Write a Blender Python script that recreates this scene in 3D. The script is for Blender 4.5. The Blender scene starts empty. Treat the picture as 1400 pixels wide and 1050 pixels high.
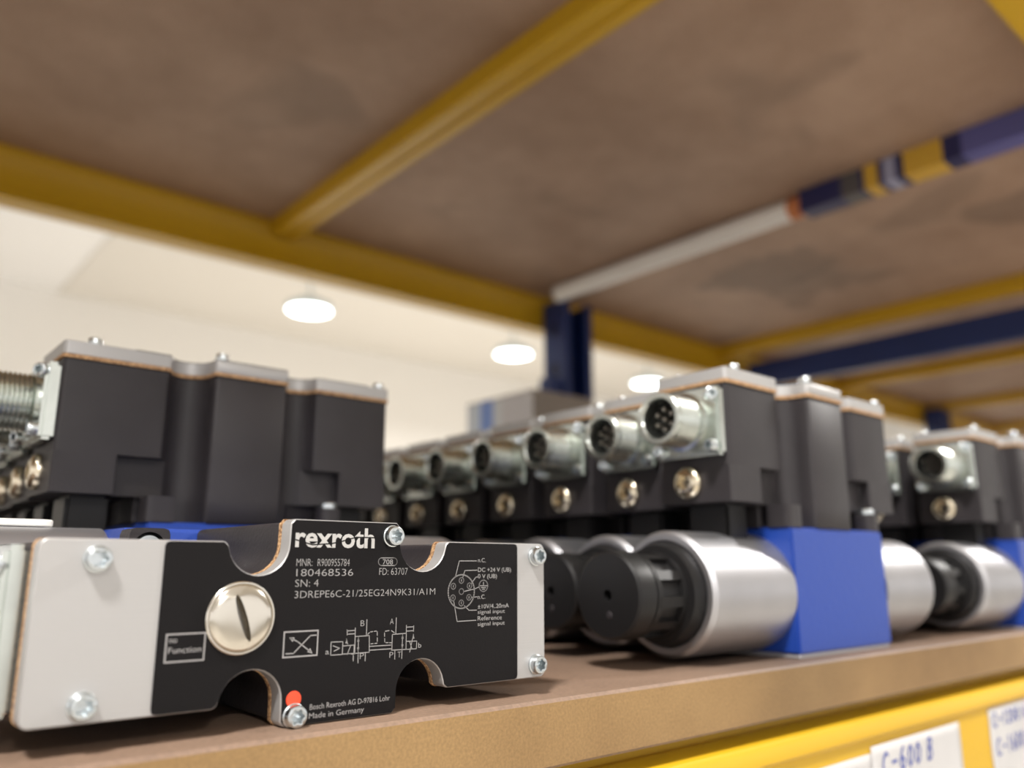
import bpy, bmesh, math, random
from mathutils import Matrix, Vector
random.seed(7)
S = 0.033            # metres per design unit (the camera stands one unit above the shelf)
SC = bpy.context.scene
COL = SC.collection
PI = math.pi

# ------------------------------------------------------------------ camera
YAW, PITCH = math.radians(40.4), math.radians(12.6)
fwd = Vector((math.sin(YAW)*math.cos(PITCH), math.cos(YAW)*math.cos(PITCH), math.sin(PITCH)))
rgt = Vector((math.cos(YAW), -math.sin(YAW), 0))
upv = rgt.cross(fwd)
cd = bpy.data.cameras.new('camera')
cam = bpy.data.objects.new('camera', cd); COL.objects.link(cam)
cam.matrix_world = Matrix(((rgt.x, upv.x, -fwd.x, 0), (rgt.y, upv.y, -fwd.y, 0), (rgt.z, upv.z, -fwd.z, 1.0*S), (0, 0, 0, 1)))
cd.sensor_width = 36; cd.lens = 1115/1400*36; cd.clip_start = 0.005; cd.clip_end = 200
cd.dof.use_dof = True; cd.dof.focus_distance = 5.95*S; cd.dof.aperture_fstop = 8.6
SC.camera = cam

# ------------------------------------------------------------------ world and exposure
w = bpy.data.worlds.new('hall'); SC.world = w; w.use_nodes = True
w.node_tree.nodes['Background'].inputs[0].default_value = (1.0, 0.96, 0.92, 1)
w.node_tree.nodes['Background'].inputs[1].default_value = 0.80
SC.view_settings.view_transform = 'Standard'
SC.view_settings.look = 'None'
SC.view_settings.exposure = 0.72
SC.view_settings.gamma = 1.0
SC.view_settings.use_curve_mapping = False
HALL_W, AISLE_W = 70.0, 60.0   # watts of the hanging lamps over the hall and of the unseen ones over the aisle

# ------------------------------------------------------------------ materials
def nt(m): return m.node_tree.nodes, m.node_tree.links
def mat(name, col, rough=.5, metal=0., bump=0., bscale=60., var=0., vscale=8., spec=None, coat=0.):
    m = bpy.data.materials.new(name); m.use_nodes = True
    N, L = nt(m); b = N['Principled BSDF']
    b.inputs['Base Color'].default_value = (*col, 1); b.inputs['Roughness'].default_value = rough
    b.inputs['Metallic'].default_value = metal
    if spec is not None: b.inputs['Specular IOR Level'].default_value = spec
    if coat: b.inputs['Coat Weight'].default_value = coat
    tc = N.new('ShaderNodeTexCoord')
    if var:
        n = N.new('ShaderNodeTexNoise'); n.inputs['Scale'].default_value = vscale; n.inputs['Detail'].default_value = 5
        r = N.new('ShaderNodeValToRGB'); L.new(tc.outputs['Object'], n.inputs['Vector']); L.new(n.outputs['Fac'], r.inputs['Fac'])
        r.color_ramp.elements[0].position = .3; r.color_ramp.elements[1].position = .7
        r.color_ramp.elements[0].color = (*[c*(1-var) for c in col], 1); r.color_ramp.elements[1].color = (*[min(1, c*(1+var)) for c in col], 1)
        L.new(r.outputs['Color'], b.inputs['Base Color'])
    if bump:
        n2 = N.new('ShaderNodeTexNoise'); n2.inputs['Scale'].default_value = bscale; n2.inputs['Detail'].default_value = 3
        bp = N.new('ShaderNodeBump'); bp.inputs['Strength'].default_value = bump; bp.inputs['Distance'].default_value = .0004
        L.new(tc.outputs['Object'], n2.inputs['Vector']); L.new(n2.outputs['Fac'], bp.inputs['Height']); L.new(bp.outputs['Normal'], b.inputs['Normal'])
    return m

M = {}
M['plastic'] = mat('black_plastic', (.027, .0235, .026), .5, bump=.25, bscale=900, var=.12, vscale=60, spec=.35)
M['plastic_dark'] = mat('black_plastic_gloss', (.009, .0085, .009), .42, spec=.3)
M['film'] = mat('label_film', (.006, .0052, .0058), .5, bump=.08, bscale=1500, spec=.16)
M['zinc'] = mat('zinc_plating', (.64, .675, .64), .26, 1., var=.06, vscale=150)
M['screw'] = mat('screw_zinc', (.62, .665, .69), .26, 1.)
M['solenoid'] = mat('solenoid_steel', (.47, .468, .49), .46, 1., var=.06, vscale=40)
M['nickel'] = mat('nickel_brass', (.72, .64, .50), .2, 1.)
M['steel_dome'] = mat('polished_steel', (.66, .62, .55), .18, 1.)
M['blue'] = mat('blue_paint', (.010, .046, .29), .42, bump=.35, bscale=500)
M['base'] = mat('base_grey', (.42, .42, .45), .45, .4)
M['pin'] = mat('pin_metal', (.42, .39, .35), .3, 1.)
M['print'] = mat('white_print', (.30, .29, .29), .6)
M['logo'] = mat('logo_print', (.45, .44, .43), .6)
M['red'] = mat('red_paint', (.78, .07, .025), .35)
M['yellow'] = mat('yellow_paint', (.60, .36, .012), .38, bump=.12, bscale=90, var=.06, vscale=6)
M['navy'] = mat('navy_paint', (.010, .03, .14), .4, var=.1, vscale=10)
M['paper'] = mat('white_paper', (.52, .51, .51), .8, var=.04, vscale=40)
M['ink'] = mat('blue_ink', (.03, .06, .33), .6)
M['wall'] = mat('cream_wall', (.88, .86, .825), .9)
M['ceil'] = mat('cream_ceiling', (.80, .765, .71), .9)
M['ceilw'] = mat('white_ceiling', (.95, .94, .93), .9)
M['floor'] = mat('concrete_floor', (.58, .55, .50), .6, var=.1, vscale=1.5)
M['white_plastic'] = mat('white_plastic', (.85, .84, .80), .4)
M['tube'] = mat('tube_glass', (.97, .965, .94), .3)
M['copper'] = mat('copper_cap', (.62, .22, .08), .4)
M['lampbody'] = mat('lamp_body', (.55, .62, .64), .4, .3)

# brushed aluminium cover
m = mat('brushed_aluminium', (.43, .422, .42), .45, .42); M['alu'] = m
N, L = nt(m); b = N['Principled BSDF']; tc = N.new('ShaderNodeTexCoord'); mp = N.new('ShaderNodeMapping')
mp.inputs['Scale'].default_value = (60, 2200, 60); n = N.new('ShaderNodeTexNoise'); n.inputs['Scale'].default_value = 1.; n.inputs['Detail'].default_value = 3
L.new(tc.outputs['Object'], mp.inputs['Vector']); L.new(mp.outputs['Vector'], n.inputs['Vector'])
bp = N.new('ShaderNodeBump'); bp.inputs['Strength'].default_value = .12; bp.inputs['Distance'].default_value = .0002
L.new(n.outputs['Fac'], bp.inputs['Height']); L.new(bp.outputs['Normal'], b.inputs['Normal'])

# cork gasket
m = mat('cork_gasket', (.40, .22, .10), .9); M['cork'] = m
N, L = nt(m); b = N['Principled BSDF']; tc = N.new('ShaderNodeTexCoord'); n = N.new('ShaderNodeTexNoise'); n.inputs['Scale'].default_value = 1800
r = N.new('ShaderNodeValToRGB'); r.color_ramp.elements[0].color = (.16, .07, .03, 1); r.color_ramp.elements[1].color = (.66, .42, .22, 1)
r.color_ramp.elements[0].position = .35; r.color_ramp.elements[1].position = .65
L.new(tc.outputs['Object'], n.inputs['Vector']); L.new(n.outputs['Fac'], r.inputs['Fac']); L.new(r.outputs['Color'], b.inputs['Base Color'])

def board_mat(name, dark, light, stain, fine, blobs=()):
    m = bpy.data.materials.new(name); m.use_nodes = True; N, L = nt(m); b = N['Principled BSDF']; b.inputs['Roughness'].default_value = .62
    tc = N.new('ShaderNodeTexCoord')
    n = N.new('ShaderNodeTexNoise'); n.inputs['Scale'].default_value = 7; n.inputs['Detail'].default_value = 6; n.inputs['Roughness'].default_value = .65
    r = N.new('ShaderNodeValToRGB'); r.color_ramp.elements[0].position = .3; r.color_ramp.elements[1].position = .72
    r.color_ramp.elements[0].color = (*dark, 1); r.color_ramp.elements[1].color = (*light, 1)
    L.new(tc.outputs['Object'], n.inputs['Vector']); L.new(n.outputs['Fac'], r.inputs['Fac'])
    n2 = N.new('ShaderNodeTexNoise'); n2.inputs['Scale'].default_value = 6.0; n2.inputs['Detail'].default_value = 2.5; n2.inputs['Distortion'].default_value = .5
    r2 = N.new('ShaderNodeValToRGB'); r2.color_ramp.elements[0].position = .61; r2.color_ramp.elements[1].position = .70
    r2.color_ramp.elements[0].color = (0, 0, 0, 1); r2.color_ramp.elements[1].color = (stain, stain, stain, 1)
    L.new(tc.outputs['Object'], n2.inputs['Vector']); L.new(n2.outputs['Fac'], r2.inputs['Fac'])
    mx = N.new('ShaderNodeMix'); mx.data_type = 'RGBA'; L.new(r2.outputs['Color'], mx.inputs[0]); L.new(r.outputs['Color'], mx.inputs[6])
    mx.inputs[7].default_value = (dark[0]*.35, dark[1]*.38, dark[2]*.42, 1)
    top = mx.outputs[2]
    for (bx, by, rx, ry, st) in blobs:          # oil stains: (x, y) on the board, radii, strength
        nd = N.new('ShaderNodeTexNoise'); nd.inputs['Scale'].default_value = 14; nd.inputs['Detail'].default_value = 3; L.new(tc.outputs['Object'], nd.inputs['Vector'])
        sub = N.new('ShaderNodeVectorMath'); sub.operation = 'SUBTRACT'; L.new(tc.outputs['Object'], sub.inputs[0]); sub.inputs[1].default_value = (bx*S, by*S, 0)
        ml = N.new('ShaderNodeVectorMath'); ml.operation = 'MULTIPLY'; L.new(sub.outputs[0], ml.inputs[0]); ml.inputs[1].default_value = (1/(rx*S), 1/(ry*S), 0)
        ad = N.new('ShaderNodeVectorMath'); ad.operation = 'MULTIPLY_ADD'; L.new(nd.outputs['Color'], ad.inputs[0]); ad.inputs[1].default_value = (2.6, 2.6, 0); L.new(ml.outputs[0], ad.inputs[2])
        sh = N.new('ShaderNodeVectorMath'); sh.operation = 'SUBTRACT'; L.new(ad.outputs[0], sh.inputs[0]); sh.inputs[1].default_value = (1.3, 1.3, 0)
        ln = N.new('ShaderNodeVectorMath'); ln.operation = 'LENGTH'; L.new(sh.outputs[0], ln.inputs[0])
        mr = N.new('ShaderNodeMapRange'); mr.inputs['From Min'].default_value = 1.1; mr.inputs['From Max'].default_value = .75; mr.inputs['To Max'].default_value = st; L.new(ln.outputs['Value'], mr.inputs['Value'])
        m3 = N.new('ShaderNodeMix'); m3.data_type = 'RGBA'; L.new(mr.outputs['Result'], m3.inputs[0]); L.new(top, m3.inputs[6]); m3.inputs[7].default_value = (dark[0]*.35, dark[1]*.38, dark[2]*.42, 1)
        top = m3.outputs[2]
    n3 = N.new('ShaderNodeTexNoise'); n3.inputs['Scale'].default_value = fine; n3.inputs['Detail'].default_value = 2
    L.new(tc.outputs['Object'], n3.inputs['Vector'])
    mx2 = N.new('ShaderNodeMix'); mx2.data_type = 'RGBA'; mx2.blend_type = 'OVERLAY'; mx2.inputs[0].default_value = .35
    L.new(top, mx2.inputs[6]); L.new(n3.outputs['Fac'], mx2.inputs[7]); L.new(mx2.outputs[2], b.inputs['Base Color'])
    return m
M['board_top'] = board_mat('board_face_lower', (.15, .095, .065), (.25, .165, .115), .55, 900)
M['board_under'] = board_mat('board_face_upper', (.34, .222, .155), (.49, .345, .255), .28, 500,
    ((65.6, 15.3, 2.6, 2.6, .5), (68.3, 14.6, 1.4, 2.3, .45), (69.6, 12.4, .8, 1.0, .4), (70.4, 16.6, .9, .8, .35), (66.4, 5.4, 1.6, 1.8, .45)))
M['mdf'] = board_mat('board_cut_edge', (.175, .098, .036), (.325, .203, .084), .3, 1300)

def emis(name, col, st):
    m = bpy.data.materials.new(name); m.use_nodes = True; N, L = nt(m); N.remove(N['Principled BSDF'])
    e = N.new('ShaderNodeEmission'); e.inputs[0].default_value = (*col, 1); e.inputs[1].default_value = st
    L.new(e.outputs[0], N['Material Output'].inputs[0]); return m
M['glow'] = emis('lamp_diffuser', (.93, 1.0, 1.0), 6.)

# printed carton sleeve: flat print along its length
m = mat('printed_sleeve', (.05, .06, .2), .45); M['sleeve'] = m
N, L = nt(m); b = N['Principled BSDF']; tc = N.new('ShaderNodeTexCoord'); sp = N.new('ShaderNodeSeparateXYZ'); mr = N.new('ShaderNodeMapRange')
L.new(tc.outputs['Object'], sp.inputs[0]); L.new(sp.outputs['Y'], mr.inputs['Value'])
mr.inputs['From Min'].default_value = 0; mr.inputs['From Max'].default_value = 8.3*S
r = N.new('ShaderNodeValToRGB'); r.color_ramp.interpolation = 'CONSTANT'
nv, gy, ye, wb, pw = (.016, .02, .10), (.10, .095, .10), (.68, .42, .05), (.36, .38, .55), (.11, .115, .34)
stops = [(0, wb), (.10, pw), (.335, nv), (.40, ye), (.545, nv), (.575, wb), (.625, nv), (.645, ye), (.70, nv), (.72, gy), (.80, nv)]
cr = r.color_ramp; cr.elements[0].position = 0; cr.elements[0].color = (*stops[0][1], 1); cr.elements[1].position = .99; cr.elements[1].color = (*nv, 1)
for p, c in stops[1:]:
    e = cr.elements.new(p); e.color = (*c, 1)
L.new(mr.outputs['Result'], r.inputs['Fac']); L.new(r.outputs['Color'], b.inputs['Base Color'])

# carton with blue bars
m = mat('carton_print', (.5, .5, .52), .6); M['carton_print'] = m
N, L = nt(m); b = N['Principled BSDF']; tc = N.new('ShaderNodeTexCoord'); sp = N.new('ShaderNodeSeparateXYZ'); mr = N.new('ShaderNodeMapRange')
L.new(tc.outputs['Object'], sp.inputs[0]); L.new(sp.outputs['Y'], mr.inputs['Value']); mr.inputs['From Max'].default_value = 4.16*S
r = N.new('ShaderNodeValToRGB'); r.color_ramp.interpolation = 'CONSTANT'; cr = r.color_ramp
cr.elements[0].color = (.66, .65, .66, 1); cr.elements[1].position = .9; cr.elements[1].color = (.66, .71, .78, 1)
for p, c in ((.45, (.70, .74, .76)), (.58, (.22, .34, .72)), (.78, (.66, .74, .82))): e = cr.elements.new(p); e.color = (*c, 1)
L.new(mr.outputs['Result'], r.inputs['Fac']); L.new(r.outputs['Color'], b.inputs['Base Color'])
M['carton'] = mat('carton_plain', (.27, .235, .20), .8, var=.08, vscale=12)

# ------------------------------------------------------------------ mesh helpers
class MB:
    def __init__(s): s.v = []; s.f = []
    def box(s, x0, x1, y0, y1, z0, z1):
        i = len(s.v)
        s.v += [(x, y, z) for z in (z0, z1) for y in (y0, y1) for x in (x0, x1)]
        s.f += [tuple(i+k for k in q) for q in ((0, 2, 3, 1), (4, 5, 7, 6), (0, 1, 5, 4), (2, 6, 7, 3), (0, 4, 6, 2), (1, 3, 7, 5))]
        return s
    def prism(s, poly, z0, z1, axis='z'):
        a = sum(poly[k][0]*poly[(k+1) % len(poly)][1]-poly[(k+1) % len(poly)][0]*poly[k][1] for k in range(len(poly)))
        if a < 0: poly = poly[::-1]
        f = {'z': lambda p, h: (p[0], p[1], h), 'x': lambda p, h: (h, p[0], p[1])}[axis]
        i = len(s.v); n = len(poly)
        s.v += [f(p, z0) for p in poly]+[f(p, z1) for p in poly]
        s.f.append(tuple(i+k for k in reversed(range(n)))); s.f.append(tuple(i+n+k for k in range(n)))
        s.f += [(i+k, i+(k+1) % n, i+n+(k+1) % n, i+n+k) for k in range(n)]
        return s
    def loft(s, loops, cap0=True, cap1=True):
        i = len(s.v); n = len(loops[0])
        for lp in loops: s.v += lp
        for j in range(len(loops)-1):
            s.f += [(i+j*n+k, i+j*n+(k+1) % n, i+(j+1)*n+(k+1) % n, i+(j+1)*n+k) for k in range(n)]
        if cap0: s.f.append(tuple(i+k for k in reversed(range(n))))
        if cap1: s.f.append(tuple(i+(len(loops)-1)*n+k for k in range(n)))
        return s
    def lathe(s, prof, axis='z', c=(0, 0, 0), n=32, cap0=True, cap1=True, rf=None):
        # prof: (t, r) along the axis
        loops = []
        for q in prof:
            t, r = q[0], q[1]; lob = q[2] if len(q) > 2 else 0
            lp = []
            for k in range(n):
                a = 2*PI*k/n; rr = r*(1+lob*math.cos(6*a)); u, v = rr*math.cos(a), rr*math.sin(a)
                lp.append({'z': (c[0]+u, c[1]+v, c[2]+t), 'x': (c[0]+t, c[1]+u, c[2]+v), 'y': (c[0]+v, c[1]+t, c[2]+u)}[axis])
            loops.append(lp)
        return s.loft(loops, cap0, cap1)
    def ribbon(s, pts, wd, z, closed=False):
        P = [Vector(p) for p in pts]
        if closed: P = P+[P[0]]
        for a, b in zip(P[:-1], P[1:]):
            d = b-a
            if d.length < 1e-6: continue
            d.normalize(); nn = Vector((-d.y, d.x))*wd/2; a2, b2 = a-d*wd*.4, b+d*wd*.4
            i = len(s.v); s.v += [(*(a2-nn), z), (*(b2-nn), z), (*(b2+nn), z), (*(a2+nn), z)]; s.f.append((i, i+1, i+2, i+3))
        return s
    def build(s, name, mt, parent=None, loc=(0, 0, 0), bevel=0., seg=1, sharp=35, rot=None, fix=True, skip=()):
        me = bpy.data.meshes.new(name)
        me.from_pydata([(x*S, y*S, z*S) for x, y, z in s.v], [], s.f)
        bm = bmesh.new(); bm.from_mesh(me)
        if fix: bmesh.ops.recalc_face_normals(bm, faces=bm.faces)
        if bevel:
            es = [e for e in bm.edges if len(e.link_faces) == 2 and e.calc_face_angle(0) > .6 and not any(abs(e.verts[0].co.z-q*S) < 1e-6 and abs(e.verts[1].co.z-q*S) < 1e-6 for q in skip)]
            bmesh.ops.bevel(bm, geom=es, offset=bevel*S, segments=seg, affect='EDGES', clamp_overlap=True)
        bm.to_mesh(me); bm.free()
        me.polygons.foreach_set('use_smooth', [True]*len(me.polygons)); me.set_sharp_from_angle(angle=math.radians(sharp))
        for q in (mt if isinstance(mt, (list, tuple)) else [mt]): me.materials.append(M[q])
        o = bpy.data.objects.new(name, me); COL.objects.link(o); o.location = [c*S for c in loc]
        if rot: o.rotation_euler = rot
        if parent: o.parent = parent
        return o

def empty(name, loc, rot=(0, 0, 0)):
    o = bpy.data.objects.new(name, None); COL.objects.link(o); o.location = [c*S for c in loc]; o.rotation_euler = rot
    o.empty_display_size = .01; return o
def tag(o, label=None, cat=None, group=None, kind=None):
    if label: o['label'] = label
    if cat: o['category'] = cat
    if group: o['group'] = group
    if kind: o['kind'] = kind
    return o
def link_copy(o, parent):
    c = o.copy(); COL.objects.link(c); c.parent = parent; return c
def copy_tree(o, parent=None):
    c = link_copy(o, parent)
    for ch in list(o.children):
        d = link_copy(ch, c)
        for g in list(ch.children): link_copy(g, d)
    return c
def text_mesh(name, txt, a, b, wd, h, z, mt, parent, thin=0., bold=0., shear=0.):
    cu = bpy.data.curves.new(name, 'FONT'); cu.body = txt; cu.size = 1; cu.offset = bold-thin; cu.shear = shear; cu.resolution_u = 3
    t = bpy.data.objects.new(name, cu); COL.objects.link(t)
    bpy.context.view_layer.update()
    me = bpy.data.meshes.new_from_object(t.evaluated_get(bpy.context.evaluated_depsgraph_get()))
    bpy.data.objects.remove(t)
    xs = [v.co.x for v in me.vertices]; x0, x1 = min(xs), max(xs)
    cap = .729
    for v in me.vertices:
        v.co = Vector(((a+(v.co.x-x0)/(x1-x0)*wd)*S, (b+v.co.y/cap*h)*S, z*S))
    me.materials.clear(); me.materials.append(M[mt]); me.name = name
    o = bpy.data.objects.new(name, me); COL.objects.link(o)
    if parent: o.parent = parent
    return o

# ------------------------------------------------------------------ room
def slab(name, x0, x1, y0, y1, z0, z1, mt):
    o = MB().box(0, x1-x0, 0, y1-y0, 0, z1-z0).build(name, mt, loc=(x0, y0, z0)); return tag(o, kind='structure')
slab('floor', -320, 620, -330, 290, -42, -40, 'floor')
slab('wall_back', -320, 620, 282, 290, -40, 92, 'wall')
cl = slab('ceiling', 50, 620, -330, 282, 86, 88, 'ceil')
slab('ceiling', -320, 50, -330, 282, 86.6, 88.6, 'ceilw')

# ------------------------------------------------------------------ storage rack
rack = tag(empty('storage_rack', (0, 13, -39.9)), 'yellow and blue steel storage rack with wooden shelf decks', 'rack')
def rpart(mb, name, mt, bevel=.05, seg=2):
    mb.v = [(x, y-13, z+39.9) for x, y, z in mb.v]
    return mb.build(name, mt, rack, bevel=bevel, seg=seg)
X0, X1 = -34., 109.
def lower_beam(y, sg):
    # stepped lower beam: ledge under the board behind, rounded lip and label face towards sg
    return [(y-sg*q, z) for q, z in ((.62, -.51), (.42, -.51), (.42, -.67), (.10, -.67), (.03, -.69), (0, -.74), (0, -.87), (.05, -.92), (.05, -2.1), (.62, -2.1))]
rpart(MB().prism(lower_beam(4.86, -1), X0, X1, 'x'), 'front_beam', 'yellow', 0)
rpart(MB().prism(lower_beam(26.6, 1), X0, X1, 'x'), 'back_beam', 'yellow', 0)
def upper_beam(y0, y1):
    d = .08 if y1 > y0 else -.08
    return [(y0, 14.), (y0, 13.61), (y0+d, 13.55), (y0+d, 12.54), (y0, 12.48), (y0, 12.27), (y1, 12.27), (y1, 14.)]
rpart(MB().prism(upper_beam(28.2, 29.2), X0, X1, 'x'), 'back_beam', 'yellow', .035, 1)
rpart(MB().prism(upper_beam(4.81, 3.9), X0, X1, 'x'), 'front_beam', 'yellow', .035, 1)
for xc in (-16.5, -2.3, 11.9, 40.4, 54.5, 68.7, 82.9):
    sec = ((0, 14.), (0, 13.43), (.08, 13.35), (.39, 13.35), (.43, 13.42), (.58, 13.42), (.62, 13.35), (.93, 13.35), (1.01, 13.43), (1.01, 14.))
    rpart(MB().loft([[(xc+x, y, z) for x, z in sec] for y in (4.81, 28.25)]), 'crossbar', 'yellow', 0)
def post(px, py, z0, z1, wd):
    # slotted C-section upright, open towards the shelf
    mb = MB(); t = .15; dp = 1.43
    mb.box(px, px+wd, py+dp-t, py+dp, z0, z1).box(px, px+t, py, py+dp-t, z0, z1).box(px+wd-t, px+wd, py, py+dp-t, z0, z1)
    mb.box(px+t, px+.42, py, py+t, z0, z1).box(px+wd-.42, px+wd-t, py, py+t, z0, z1)
    o = rpart(mb, 'upright_post', 'navy', 0)
    z = 4.; s0 = None
    while z < z1-.6:
        if s0 is None: s0 = MB().box(-.015, 0, 0, .31, 0, .58).build('slot', 'plastic_dark', o); s = s0
        else: s = link_copy(s0, o)
        s.location = (px*S, (py+.54-13)*S, (z+39.9)*S); z += 1.95
    return o
post(26.0, 26.72, -39.9, 13.5, 1.88)
post(68.2, 26.72, -39.9, 13.5, 1.56)
rpart(MB().box(25.15, 26.0, 26.9, 27.6, 7.76, 9.58), 'brace_clip', 'navy', .05)
rpart(MB().box(42.9, 43.6, 6.4, 27.9, 11.66, 13.2), 'cross_brace', 'navy', .06)

def edge_mat(o):
    for p in o.data.polygons:
        if abs(p.normal.z) < .5: p.material_index = 1
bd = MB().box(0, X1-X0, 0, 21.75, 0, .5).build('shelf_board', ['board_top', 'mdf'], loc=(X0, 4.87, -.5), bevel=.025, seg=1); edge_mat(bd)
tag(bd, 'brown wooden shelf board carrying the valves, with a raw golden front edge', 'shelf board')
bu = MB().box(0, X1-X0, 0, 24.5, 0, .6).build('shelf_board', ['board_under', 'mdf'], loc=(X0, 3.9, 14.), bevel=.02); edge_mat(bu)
tag(bu, 'stained brown wooden deck of the upper shelf, seen from below', 'shelf board')

# ------------------------------------------------------------------ the valve
LB = 3.735
def top_line(ins):
    hl, hc, hr = .497-ins, .651-ins, .525-ins
    pts = []
    if ins < .5:
        r = .05
        for k in range(5):
            a = PI-(PI/2)*k/4; pts.append((ins+r+r*math.cos(a), hl-r+r*math.sin(a)))
    def arc(cx, cy, rn, lim0, lim1):
        out = []
        for k in range(17):
            a = PI+PI*k/16; x, y = cx+rn*math.cos(a), cy+rn*math.sin(a)
            out.append((x, y))
        return out
    c1, c2, rn = 1.2575, 2.52, .2025+ins
    pts.append((c1-rn-.03, hl)); pts.append((c1-rn-.004, hl-.02))
    pts += [p for p in arc(c1, .49, rn, hl, hc) if p[1] < hl-.025]
    pts += [(c1+rn, .5), (c1+rn+.002, hc-.03), (c1+rn+.03, hc), (c2-rn-.03, hc), (c2-rn-.002, hc-.03), (c2-rn, .5)]
    pts += [p for p in arc(c2, .51, rn, hr, hc) if p[1] < hr-.025]
    pts += [(c2+rn+.004, hr-.02), (c2+rn+.03, hr)]
    r = .05
    for k in range(5):
        a = PI/2-(PI/2)*k/4; pts.append((LB-ins-r+r*math.cos(a), hr-r+r*math.sin(a)))
    return pts
def profile(ins):
    t = top_line(ins); return t+[(x, -y) for x, y in reversed(t)]
def clip_profile(ins, xa, xb):
    t = [p for p in top_line(ins) if xa+.02 < p[0] < xb-.02]
    h0, h1 = .497-ins, .525-ins
    t = [(xa, h0-.03), (xa+.008, h0-.008), (xa+.03, h0)]+t+[(xb-.03, h1), (xb-.008, h1-.008), (xb, h1-.03)]
    return t+[(x, -y) for x, y in reversed(t)]

def screw_mesh(r, h):
    mb = MB()
    mb.lathe([(0, r*1.02), (h*.25, r*1.02), (h*.3, r*.93), (h*.8, r*.93), (h*.95, r*.86), (h, r*.74), (h*.97, r*.56, .16), (h*.1, r*.46, .16)], n=36)
    return mb

def make_valve():
    root = empty('hydraulic_valve', (0, 0, 0))
    # electronics housing
    mb = MB().prism(profile(.012), 2.10, 3.03)
    def half(pts): return pts+[(x, -y) for x, y in reversed(pts)]
    t = top_line(.012)
    lo = [(.012, .485), (.60, .485), (.60, .345)]+[p for p in t if 1.06 < p[0] < 2.71 and not (p[0] < 1.2 and p[1] > .345) and not (p[0] > 2.57 and p[1] > .37)]+[(3.09, .37), (3.09, .513), (LB-.012, .513)]
    mb.prism(half(lo), 1.70, 2.10)
    mb.prism(half([(.86, .25), (1.22, .25)]+[p for p in t if 1.25 < p[0] < 2.525]+[(2.56, .25), (3.02, .25)]), 1.44, 1.70)
    mb.build('electronics_housing', 'plastic', root, bevel=.012, skip=(2.10, 1.70))
    # gasket and cover
    MB().prism(profile(-.004), 3.03, 3.065).build('gasket', 'cork', root)
    cv = MB().prism(profile(0), 3.065, 3.205).build('cover_plate', 'alu', root, bevel=.007, seg=1)
    MB().prism(clip_profile(.006, .665, 3.435), 3.2055, 3.211).build('label_film', 'film', cv)
    sm = screw_mesh(.075, .075)
    for k, (x, y) in enumerate(((.297, .385), (.297, -.40), (2.238, .555), (1.545, -.585), (3.63, .425), (3.63, -.425))):
        if k == 0: s0 = sm.build('cover_screw', 'screw', cv); s = s0
        else: s = link_copy(s0, cv)
        s.location = (x*S, y*S, (3.205 if x < .6 or x > 3.5 else 3.211)*S); s.rotation_euler.z = k*.7
    # big slotted plug
    mb = MB(); n = 64
    def circ(r, z): return [(r*math.cos(2*PI*k/n), r*math.sin(2*PI*k/n), z) for k in range(n)]
    th = math.radians(-70)
    def ell(a, b_, z):
        out = []
        for k in range(n):
            t = 2*PI*k/n-th; u, v = a*math.cos(t), b_*math.sin(t)
            out.append((u*math.cos(th)-v*math.sin(th), u*math.sin(th)+v*math.cos(th), z))
        return out
    mb.loft([circ(.222, 0), circ(.222, .016), circ(.216, .022), circ(.208, .022), circ(.204, .014), circ(.200, .022), circ(.185, .034), circ(.15, .044), ell(.15, .026, .05), ell(.145, .02, .035), ell(.14, .016, -.05)])
    pl = mb.build('slotted_plug', 'steel_dome', cv, loc=(1.155, .03, 3.211), sharp=30); pl['label'] = 'polished slotted screw plug'
    # plug connector on the end face
    fz = 2.59
    fl = MB().prism([(-.465, fz-.39), (.465, fz-.39), (.465, fz+.385), (-.465, fz+.385)], -.125, .012, 'x').build('connector_flange', 'zinc', root, bevel=.035, seg=2)
    prof = [(-.10, .34), (-.155, .34), (-.165, .30)]
    t = -.17
    while t > -.50:
        prof += [(t, .274), (t-.016, .298), (t-.024, .298), (t-.04, .274)]; t -= .043
    prof += [(-.51, .297), (-.545, .297), (-.555, .285), (-.555, .235), (-.54, .225), (-.20, .225)]
    MB().lathe(prof, 'x', (0, .03, fz+.02), 36).build('connector_barrel', 'zinc', fl, sharp=24)
    MB().lathe([(-.28, .222), (-.30, .222), (-.30, .05)], 'x', (0, .03, fz+.02), 24).build('connector_insert', 'plastic_dark', fl)
    pm = None
    for k in range(7):
        a = PI/2+2*PI*k/6; q = (0, 0) if k == 6 else (.115*math.cos(a), .115*math.sin(a))
        if pm is None: pm = MB().lathe([(0, .03), (-.13, .03), (-.155, .018)], 'x', (0, 0, 0), 10).build('connector_pin', 'pin', fl); p = pm
        else: p = link_copy(pm, fl)
        p.location = (-.30*S, (.03+q[0])*S, (fz+.02+q[1])*S)
    fs = None
    for k, (y, z) in enumerate(((-.37, -.29), (.37, -.29), (-.37, .29), (.37, .29))):
        if fs is None: fs = screw_mesh(.075, .09).build('flange_screw', 'screw', fl); s = fs
        else: s = link_copy(fs, fl)
        s.location = (-.125*S, y*S, (fz+z)*S); s.rotation_euler = (k*.4, -PI/2, 0)
    MB().lathe([(.012, .185), (-.03, .185), (-.06, .165), (-.08, .12), (-.085, .085, .1), (-.03, .08, .1)], 'x', (0, .08, 1.93), 36).build('brass_plug', 'nickel', root)
    # hydraulic body
    bd = MB().prism([(-.64, .05), (.64, .05), (.64, 1.42), (.60, 1.44), (-.60, 1.44), (-.64, 1.42)], .90, 3.05, 'x').build('valve_body', 'blue', root, bevel=.02, seg=2)
    MB().box(.92, 3.03, -.62, .62, 0, .055).build('base_plate', 'base', root, bevel=.012)
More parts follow.
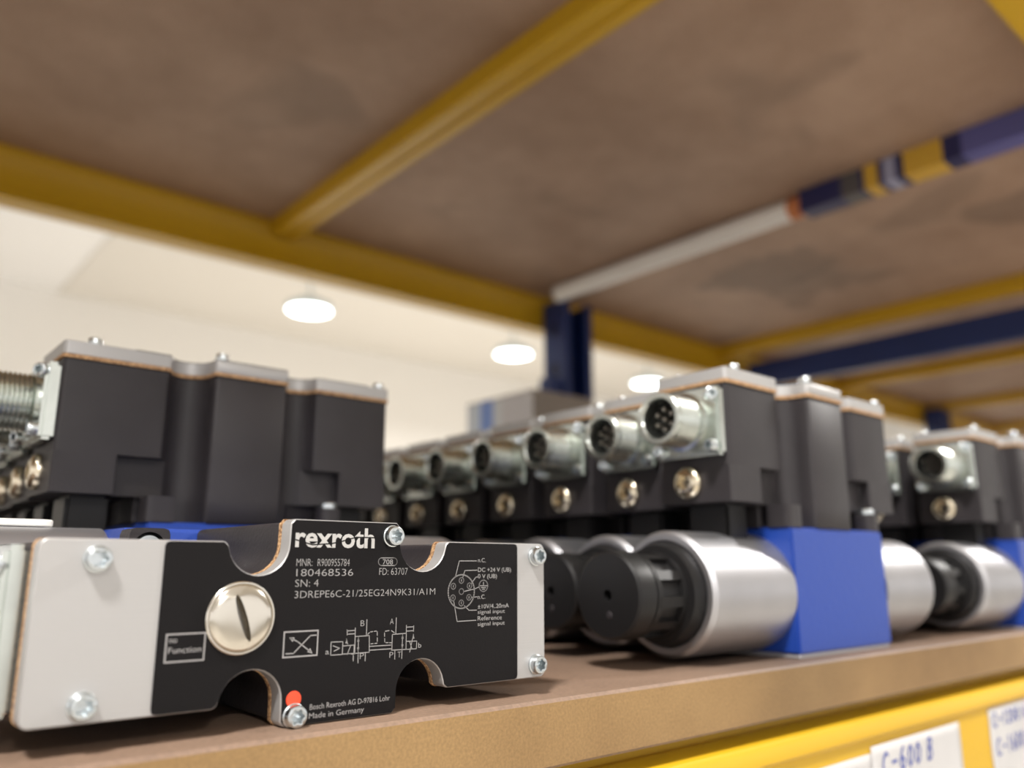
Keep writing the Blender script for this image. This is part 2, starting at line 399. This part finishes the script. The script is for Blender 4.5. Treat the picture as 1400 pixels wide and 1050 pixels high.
    def sq(r, z, e, n=32):
        out = []
        for k in range(n):
            c, q = math.cos(2*PI*k/n), math.sin(2*PI*k/n)
            d = (abs(c)**e+abs(q)**e)**(-1/e); out.append((r*d*c, r*d*q, z))
        return out
    hs = None; pp = {}
    for x in (1.03, 2.97):
        for y in (-.48, .48):
            if x not in pp:
                if x < 2: p = MB().loft([sq(.15, 0, 8), sq(.15, .26, 8), sq(.12, .26, 2), sq(.12, .18, 2)]).build('screw_post', 'plastic', root)
                else: p = MB().loft([sq(.135, 0, 3), sq(.135, .215, 3), sq(.12, .225, 3)]).build('screw_post', 'plastic', root)
                pp[x] = p
            else: p = link_copy(pp[x], root)
            p.location = (x*S, y*S, 1.44*S)
            if hs is None:
                hs = MB().lathe([(0, .112), (.05, .112), (.068, .095), (.068, .05), (.02, .045)], n=24).build('mounting_screw', 'screw', root); s = hs
            else: s = link_copy(hs, root)
            s.location = (x*S, y*S, (1.62 if x < 2 else 1.665)*S)
    # solenoids
    sz, sr = .72, .655
    so = MB().lathe([(-.49, .45), (-.49, .525), (-.585, .535), (-.60, .56), (-.60, .615), (-.55, sr), (.90, sr)], 'x', (0, 0, sz), 64).build('solenoid', 'solenoid', root, sharp=28)
    cap = MB().lathe([(-1.40, .045), (-1.40, .05), (-1.48, .055), (-1.48, .405), (-1.46, .43), (-1.40, .436), (-1.24, .436), (-1.225, .425), (-1.215, .395), (-1.20, .375),
                      (-.82, .375), (-.81, .425), (-.75, .43), (-.74, .50), (-.62, .54), (-.49, .52)], 'x', (0, 0, sz), 64)
    for k in range(10):
        a0 = 2*PI*k/10+.15
        for da in (-.07,):
            pts = []
            for r in (.36, .428):
                for d in (-.12, .12): pts.append((r*math.cos(a0+d), r*math.sin(a0+d)))
            poly = [pts[0], pts[1], pts[3], pts[2]]
            cap.prism([(y, z+sz) for y, z in poly], -1.16, -.78, 'x')
    cap.lathe([(-1.20, .36), (-1.20, .42), (-1.13, .425), (-1.13, .36)], 'x', (0, 0, sz), 48)
    cap.build('solenoid_cap', 'plastic_dark', so, sharp=30)
    MB().lathe([(-1.478, .04), (-1.487, .035), (-1.49, .015)], 'x', (0, -.02, sz-.19), 16).build('cap_dimple', 'plastic', so)
    so2 = MB().lathe([(3.05, sr), (4.40, sr), (4.455, .62), (4.47, .58), (4.47, .50), (4.40, .48)], 'x', (0, 0, sz), 64).build('solenoid', 'solenoid', root, sharp=28)
    MB().lathe([(4.38, .40), (4.62, .40), (4.65, .37), (4.65, .05)], 'x', (0, 0, sz), 40).build('solenoid_cap', 'plastic_dark', so2)
    for xa, xb in ((.22, .62), (3.2, 3.55)):
        MB().box(xa, xb, -.27, .27, 1.26, 1.705).build('plug_stub', 'plastic_dark', root, bevel=.04, seg=2)
    return root

valve = make_valve()
def put_valve(first, x, y, label, group, rz=0):
    o = valve if first else copy_tree(valve)
    o.location = (x*S, y*S, 0); o.rotation_euler = (0, 0, rz); return tag(o, label, 'valve', group)
ORD = ['second', 'third', 'fourth', 'fifth', 'sixth', 'seventh', 'eighth', 'ninth', 'tenth']
# middle row
P = 1.315
mid_x = [7.60, 8.06, 8.13, 8.20, 8.27, 8.33, 8.38, 8.44, 8.48]
for k, x in enumerate(mid_x):
    lab = 'upright blue valve with black capped solenoid at the shelf edge, frontmost of the middle row' if k == 0 else 'upright valve with round pin connector, %s from the front in the middle row' % ORD[k-1]
    put_valve(k == 0, x, 5.735+P*k, lab, 'upright valves in the middle row')
left_x = [1.68, 1.75, 1.81, 1.86, 1.90]
for k, x in enumerate(left_x):
    lab = 'upright valve with tall black housing standing right behind the lying valve' if k == 0 else 'upright valve, %s from the front in the row at the left edge' % ORD[k-1]
    put_valve(False, x, 9.31+P*k, lab, 'upright valves in the left row')
right_x = [14.2, 14.45, 14.6, 14.7]
for k, x in enumerate(right_x):
    lab = 'upright valve cut by the right edge of the picture, frontmost of its row' if k == 0 else 'upright valve, %s from the front in the row at the right edge' % ORD[k-1]
    put_valve(False, x, 5.62+P*k, lab, 'upright valves in the right row')

# the valve lying on its side, cover towards the viewer
ly = copy_tree(valve); ly.location = (.975*S, 8.327*S, .657*S); ly.rotation_euler = (PI/2, 0, 0)
tag(ly, 'valve lying on its side, its black printed cover plate facing the viewer', 'valve')
cv = [c for c in ly.children if c.name.startswith('cover_plate')][0]
ZP = 3.2118; OB = -.651
def T(txt, a, b, wd, h, mt='print', thin=None, bold=0., name='lettering', dz=0.): return text_mesh(name, txt, a, b+OB, wd, h, ZP+dz, mt, cv, (.012 if h > .04 else .0) if thin is None else thin, bold)
T('rexroth', 1.495, 1.122, .605, .138, 'logo', 0, .022)
cut = MB().ribbon([(1.49, 1.168+OB), (1.62, 1.135+OB), (1.76, 1.145+OB), (1.84, 1.162+OB), (1.95, 1.192+OB), (2.11, 1.192+OB)], .008, ZP+.0012).build('logo_cut', 'film', cv, fix=False)
T('MNR:', 1.512, .995, .115, .052); T('R900955784', 1.665, .995, .242, .052)
T('180468536', 1.515, .930, .422, .050)
T('SN: 4', 1.511, .862, .168, .050)
T('3DREPE6C-21/25EG24N9K31/A1M', 1.511, .790, 1.12, .049)
T('708', 2.172, 1.008, .085, .036); T('FD: 63707', 2.146, .934, .238, .052)
T('Bosch Rexroth AG D-97816 Lohr', 1.661, .088, .605, .036); T('Made in Germany', 1.658, .034, .405, .036)
T('no', .735, .553, .045, .036); T('Function', .733, .494, .195, .036)
T('n.C.', 3.032, 1.025, .075, .034); T('DC +24 V (UB)', 3.032, .952, .335, .034); T('0 V (UB)', 3.032, .903, .19, .034); T('n.C.', 3.032, .748, .075, .034)
T('±10V/4..20mA', 3.033, .676, .312, .034); T('signal input', 3.033, .637, .27, .030); T('Reference', 3.033, .588, .24, .034); T('signal input', 3.033, .548, .27, .030)
for ch, (a, b) in dict(B=(2.012, .592), A=(2.248, .594), T=(1.948, .376), P=(2.016, .376)).items(): T(ch, a, b, .03, .042)
T('P', 2.252, .368, .03, .042); T('T', 2.318, .366, .03, .042); T('a', 1.754, .424, .026, .036); T('b', 2.492, .422, .026, .036)
hyd = [[(1.794, 0.416), (1.793, 0.5), (1.881, 0.498), (1.88, 0.416), (1.794, 0.416)], [(1.883, 0.47), (1.969, 0.471), (1.968, 0.417), (1.882, 0.418)], [(1.918, 0.414), (1.943, 0.473)], [(1.918, 0.481), (1.908, 0.515)], [(1.975, 0.413), (1.972, 0.582)], [(1.91, 0.566), (1.97, 0.567)], [(1.911, 0.545), (1.971, 0.545)], [(1.91, 0.573), (1.911, 0.539)], [(1.977, 0.526), (2.084, 0.527), (2.088, 0.417), (1.971, 0.416)], [(2.003, 0.353), (1.999, 0.525)], [(1.966, 0.368), (1.966, 0.401)], [(2.058, 0.362), (2.058, 0.411)], [(2.061, 0.528), (2.06, 0.634)],
       [(2.091, 0.455), (2.261, 0.454)], [(2.092, 0.43), (2.262, 0.429)], [(2.27, 0.419), (2.27, 0.525), (2.384, 0.527)], [(2.266, 0.419), (2.476, 0.416), (2.478, 0.469), (2.39, 0.472)], [(2.388, 0.418), (2.386, 0.582)], [(2.354, 0.357), (2.356, 0.525)], [(2.296, 0.357), (2.295, 0.411)], [(2.299, 0.53), (2.299, 0.637)], [(2.389, 0.569), (2.449, 0.569)], [(2.39, 0.542), (2.448, 0.542)], [(2.449, 0.576), (2.448, 0.537)], [(2.42, 0.397), (2.448, 0.517)], [(2.418, 0.467), (2.439, 0.418)], [(1.809, 0.475), (1.859, 0.457), (1.817, 0.441)]]
dash = [[(2.068, 0.534), (2.09, 0.551), (2.146, 0.555), (2.15, 0.473), (2.09, 0.471)], [(2.272, 0.469), (2.21, 0.473), (2.205, 0.549), (2.257, 0.554), (2.297, 0.53)]]
def off(l): return [(a, b+OB) for a, b in l]
mb = MB()
for l in hyd: mb.ribbon(off(l), .0055, ZP)
for l in dash:
    for p, q in zip(l[:-1], l[1:]):
        p, q = Vector(p), Vector(q); n = max(1, int((q-p).length/.028))
        for k in range(n):
            mb.ribbon(off([p.lerp(q, (k+.12)/n), p.lerp(q, (k+.72)/n)]), .0055, ZP)
for (x, y), d in (((1.999, .522), 1), ((2.0, .424), -1), ((2.356, .522), 1), ((2.356, .423), -1), ((2.448, .517), 1), ((1.909, .515), 1)):
    i = len(mb.v); mb.v += [(x-.009, y-.03*d+OB, ZP), (x+.009, y-.03*d+OB, ZP), (x, y+.004*d+OB, ZP)]; mb.f.append((i, i+1, i+2) if d > 0 else (i, i+2, i+1))
mb.build('hydraulic_diagram', 'print', cv, fix=False)
mb = MB()
pin_l = [[(2.815, 0.915), (2.85, 1.034), (3.017, 1.035)], [(2.885, 0.911), (2.904, 0.962), (3.022, 0.965)], [(2.968, 0.865), (3.012, 0.913), (3.028, 0.913)], [(2.902, 0.808), (3.002, 0.824), (3.047, 0.84)], [(2.976, 0.762), (3.025, 0.765)], [(2.904, 0.702), (2.948, 0.667), (3.022, 0.666)], [(2.802, 0.743), (2.837, 0.59), (3.016, 0.591)], [(3.087, 0.874), (3.087, 0.846)], [(3.053, 0.847), (3.124, 0.846)], [(3.065, 0.833), (3.11, 0.832)], [(3.076, 0.82), (3.099, 0.82)]]
for l in pin_l: mb.ribbon(off(l), .0055, ZP)
def circle(cx, cy, r, wd, n=28): mb.ribbon([(cx+r*math.cos(2*PI*k/n), cy+OB+r*math.sin(2*PI*k/n)) for k in range(n)], wd, ZP, True)
circle(2.874, .807, .124, .0095, 44); circle(3.087, .846, .043, .006)
for x, y in ((2.797, .847), (2.873, .889), (2.950, .848), (2.874, .807), (2.795, .762), (2.874, .723), (2.947, .763)):
    circle(x, y, .0215, .006, 18); 
    if (x, y) != (2.874, .807): mb.ribbon(off([(x, y-.008), (x, y+.008)]), .005, ZP)
mb.build('pin_diagram', 'print', cv, fix=False)
def frame(x0, x1, y0, y1):
    w_ = .0045; xo, xi = (x0-w_, x1+w_, y0-w_+OB, y1+w_+OB), (x0+w_, x1-w_, y0+w_+OB, y1-w_+OB)
    v = [(q[i], q[j], ZP) for q in (xo, xi) for i, j in ((0, 2), (1, 2), (1, 3), (0, 3))]
    m_ = MB(); m_.v = v; m_.f = [(k, (k+1) % 4, 4+(k+1) % 4, 4+k) for k in range(4)]; return m_
frame(.718, .945, .446, .602).build('frame_mark', 'print', cv, fix=False)
mb = frame(1.455, 1.693, .424, .580)
for l in ([(1.474, .446), (1.525, .445), (1.64, .55), (1.681, .551)], [(1.499, .541), (1.552, .516), (1.646, .448)]): mb.ribbon(off(l), .007, ZP)
for (x, y, a) in ((1.499, .541, 2.7), (1.652, .443, -.7)):
    i = len(mb.v)
    for da, rr in ((0, .012), (2.6, .03), (-2.6, .03)): mb.v.append((x+rr*math.cos(a+da), y+OB+rr*math.sin(a+da), ZP))
    mb.f.append((i, i+1, i+2))
mb.build('curve_symbol', 'print', cv, fix=False)
ov = []
for k in range(24):
    a = 2*PI*k/24; ov.append((2.214+(.05 if math.cos(a) > 0 else -.05)+.028*math.cos(a), 1.026+.027*math.sin(a)))
MB().ribbon(off(ov), .0055, ZP, True).build('oval_mark', 'print', cv, fix=False)
rd = MB().lathe([(0, .052), (.004, .050), (.005, .03)], n=24).build('red_paint_dot', 'red', cv, loc=(1.545, -.488, 3.211)); rd['label'] = 'red paint dot'

# ------------------------------------------------------------------ things around the valves
o = MB().prism([(-2.0, -.09), (.02, -.09), (.09, -.05), (.11, 0), (.09, .05), (.02, .09), (-2.0, .09)], 0, .055).build('plastic_strip', 'white_plastic', loc=(1.42, 7.61, 1.314), bevel=.01)
tag(o, 'white plastic strip lying on the lying valve, at the left edge of the picture', 'strip')

cb = empty('carton', (20.15, 22.4, 0))
tag(cb, 'grey carton with a blue printed band standing behind the middle row of valves', 'box')
MB().box(0, 3.25, 0, 4.16, 0, 7.57).build('carton_body', 'carton', cb, bevel=.04)
f = MB().box(-.012, 0, .05, 4.11, .05, 7.5).build('printed_side', 'carton_print', cb); f['label'] = 'pale side with a blue band'

# tube lamp and its sleeve, clipped under the upper deck
tl = empty('fluorescent_tube', (25.5, 13.8, 13.59))
tag(tl, 'white fluorescent tube fixed under the upper shelf, half out of its carton sleeve', 'tube lamp')
MB().lathe([(0, .39), (12.6, .39)], 'y', (0, 0, 0), 32).build('glass_tube', 'tube', tl)
MB().lathe([(12.6, .398), (12.78, .398), (12.8, .36)], 'y', (0, 0, 0), 32).build('end_cap', 'white_plastic', tl)
MB().lathe([(-.02, .395), (.55, .395)], 'y', (0, 0, 0), 32).build('copper_band', 'copper', tl)
for x in (-.15, .15): MB().lathe([(12.78, .05), (12.87, .05), (12.89, .03)], 'y', (x, 0, 0), 10).build('contact_pin', 'pin', tl)
mb = MB(); h_, g_ = .405, .393; mb.box(-h_, h_, 0, 8.2, -h_, -g_).box(-h_, h_, 0, 8.2, g_, h_).box(-h_, -g_, 0, 8.2, -g_, g_).box(g_, h_, 0, 8.2, -g_, g_)
o = mb.build('carton_sleeve', 'sleeve', loc=(25.5, 5.6, 13.59)); tag(o, 'navy carton sleeve with yellow print around the fluorescent tube', 'sleeve')

# papers with handwriting on the front beam
G = {'C': [[(.8, .85), (.5, 1), (.15, .75), (.05, .4), (.2, .08), (.55, 0), (.85, .12)]], '-': [[(.1, .45), (.8, .48)]],
     '6': [[(.6, 1.05), (.25, .7), (.1, .3), (.3, 0), (.65, .05), (.75, .35), (.5, .55), (.2, .4)]], '0': [[(.45, 1), (.15, .75), (.1, .3), (.35, 0), (.7, .2), (.78, .65), (.45, 1)]],
     'B': [[(.2, 1.05), (.15, 0)], [(.1, 1.02), (.6, 1.05), (.72, .8), (.5, .58), (.2, .55)], [(.2, .55), (.65, .5), (.8, .22), (.55, -.02), (.1, 0)]],
     '1': [[(.3, .8), (.5, 1), (.42, 0)]], '2': [[(.1, .8), (.4, 1), (.7, .8), (.5, .4), (.1, .02), (.8, .05)]], 'A': [[(.05, 0), (.45, 1.05), (.8, 0)], [(.2, .4), (.7, .4)]]}
def paper(x, ztop, wd, h, label, lines, y=4.9, tilt=0.):
    p = empty('paper_label', (x, y, ztop-h)); tag(p, label, 'label')
    def yy(u, v): return -.006-.012*math.sin(u*3.1)*math.sin(v*2.3+.5)**2
    nx, nz = 16, 10; mb = MB()
    for j in range(nz+1):
        for i in range(nx+1):
            u, v = i/nx, j/nz; mb.v.append((u*wd+.01*math.sin(v*9), yy(u*wd, v*h), v*h+tilt*u))
    mb.f = [(j*(nx+1)+i, j*(nx+1)+i+1, (j+1)*(nx+1)+i+1, (j+1)*(nx+1)+i) for j in range(nz) for i in range(nx)]
    sh = mb.build('sheet', 'paper', p, fix=False)
    sd = sh.modifiers.new('thick', 'SOLIDIFY'); sd.thickness = .003*S; sd.offset = -1
    for txt, tx, tz, cw, ch in lines:
        mb = MB(); cx = tx
        for c in txt:
            if c != ' ':
                for l in G[c]:
                    pts = [(cx+a*cw*.82+b*ch*.12, tz+b*ch) for a, b in l]
                    for (a0, b0), (a1, b1) in zip(pts[:-1], pts[1:]):
                        d = Vector((a1-a0, b1-b0)).normalized(); n = Vector((-d.y, d.x))*.0155; i = len(mb.v)
                        for (q, r_) in ((a0-n.x-d.x*.006, b0-n.y-d.y*.006), (a1-n.x+d.x*.006, b1-n.y+d.y*.006), (a1+n.x+d.x*.006, b1+n.y+d.y*.006), (a0+n.x-d.x*.006, b0+n.y-d.y*.006)):
                            mb.v.append((q, yy(q, r_)-.006, r_))
                        mb.f.append((i, i+1, i+2, i+3))
            cx += cw*(.55 if c == ' ' else 1)
        mb.build('handwriting', 'ink', p, fix=False)
paper(7.45, -1.06, 2.1, .98, 'white paper strip tucked under the C-600 B label on the yellow beam', [], 4.909)
paper(9.47, -.99, 2.38, 1.08, 'white paper on the yellow beam, handwritten C-600 B in blue', [('C-600 B', .22, .76, .21, .22)], 4.899)
paper(12.86, -.94, 2.5, 1.12, 'white paper near the picture corner, handwritten C-1200 A and C-1600 B', [('C-1200 A', .12, .87, .172, .18), ('C-1600 B', .14, .50, .185, .21)], 4.905)

# ------------------------------------------------------------------ hanging hall lamps, and unseen ones behind the camera
def lamp(x, y, label, watts):
    z = 60.
    t = tag(empty('pendant_lamp', (x, y, z)), label, 'lamp', 'round pendant lamps of the hall')
    MB().lathe([(0, 5.3), (.6, 5.5), (1.6, 5.2), (2.6, 3.2), (3.4, 1.2), (3.8, .6)], n=40).build('lamp_housing', 'lampbody', t)
    MB().lathe([(-.25, 4.2), (-.1, 4.9), (.05, 5.0)], n=40).build('diffuser', 'glow', t)
    MB().lathe([(3.8, .3), (26., .3)], n=10).build('suspension_rod', 'lampbody', t)
    ld = bpy.data.lights.new('lamp_light', 'AREA'); ld.shape = 'DISK'; ld.size = 10*S; ld.energy = watts; ld.color = (1., .97, .93)
    lo = bpy.data.objects.new('lamp_light', ld); COL.objects.link(lo); lo.parent = t; lo.location = (0, 0, -.5*S)
for k, x in enumerate((83, 146.5, 205, 267)):
    lamp(x, 171.5, ('nearest round pendant lamp, above the tall black valve at the left', 'round pendant lamp beside the blue upright post', 'round pendant lamp just above the middle row of valves', 'round pendant lamp farthest along the hall')[k], HALL_W)
lamp(-28, -18, 'round pendant lamp over the aisle, close behind the viewer', AISLE_W)
lamp(98, -18, 'unseen fill lamp added behind the viewer to the right', AISLE_W*1.3)  # added out of view to brighten the right-hand valves and board edge
lamp(-28, -110, 'unseen fill lamp added far behind the viewer', AISLE_W)  # added unseen lamp, gives the shelf front more light from far back
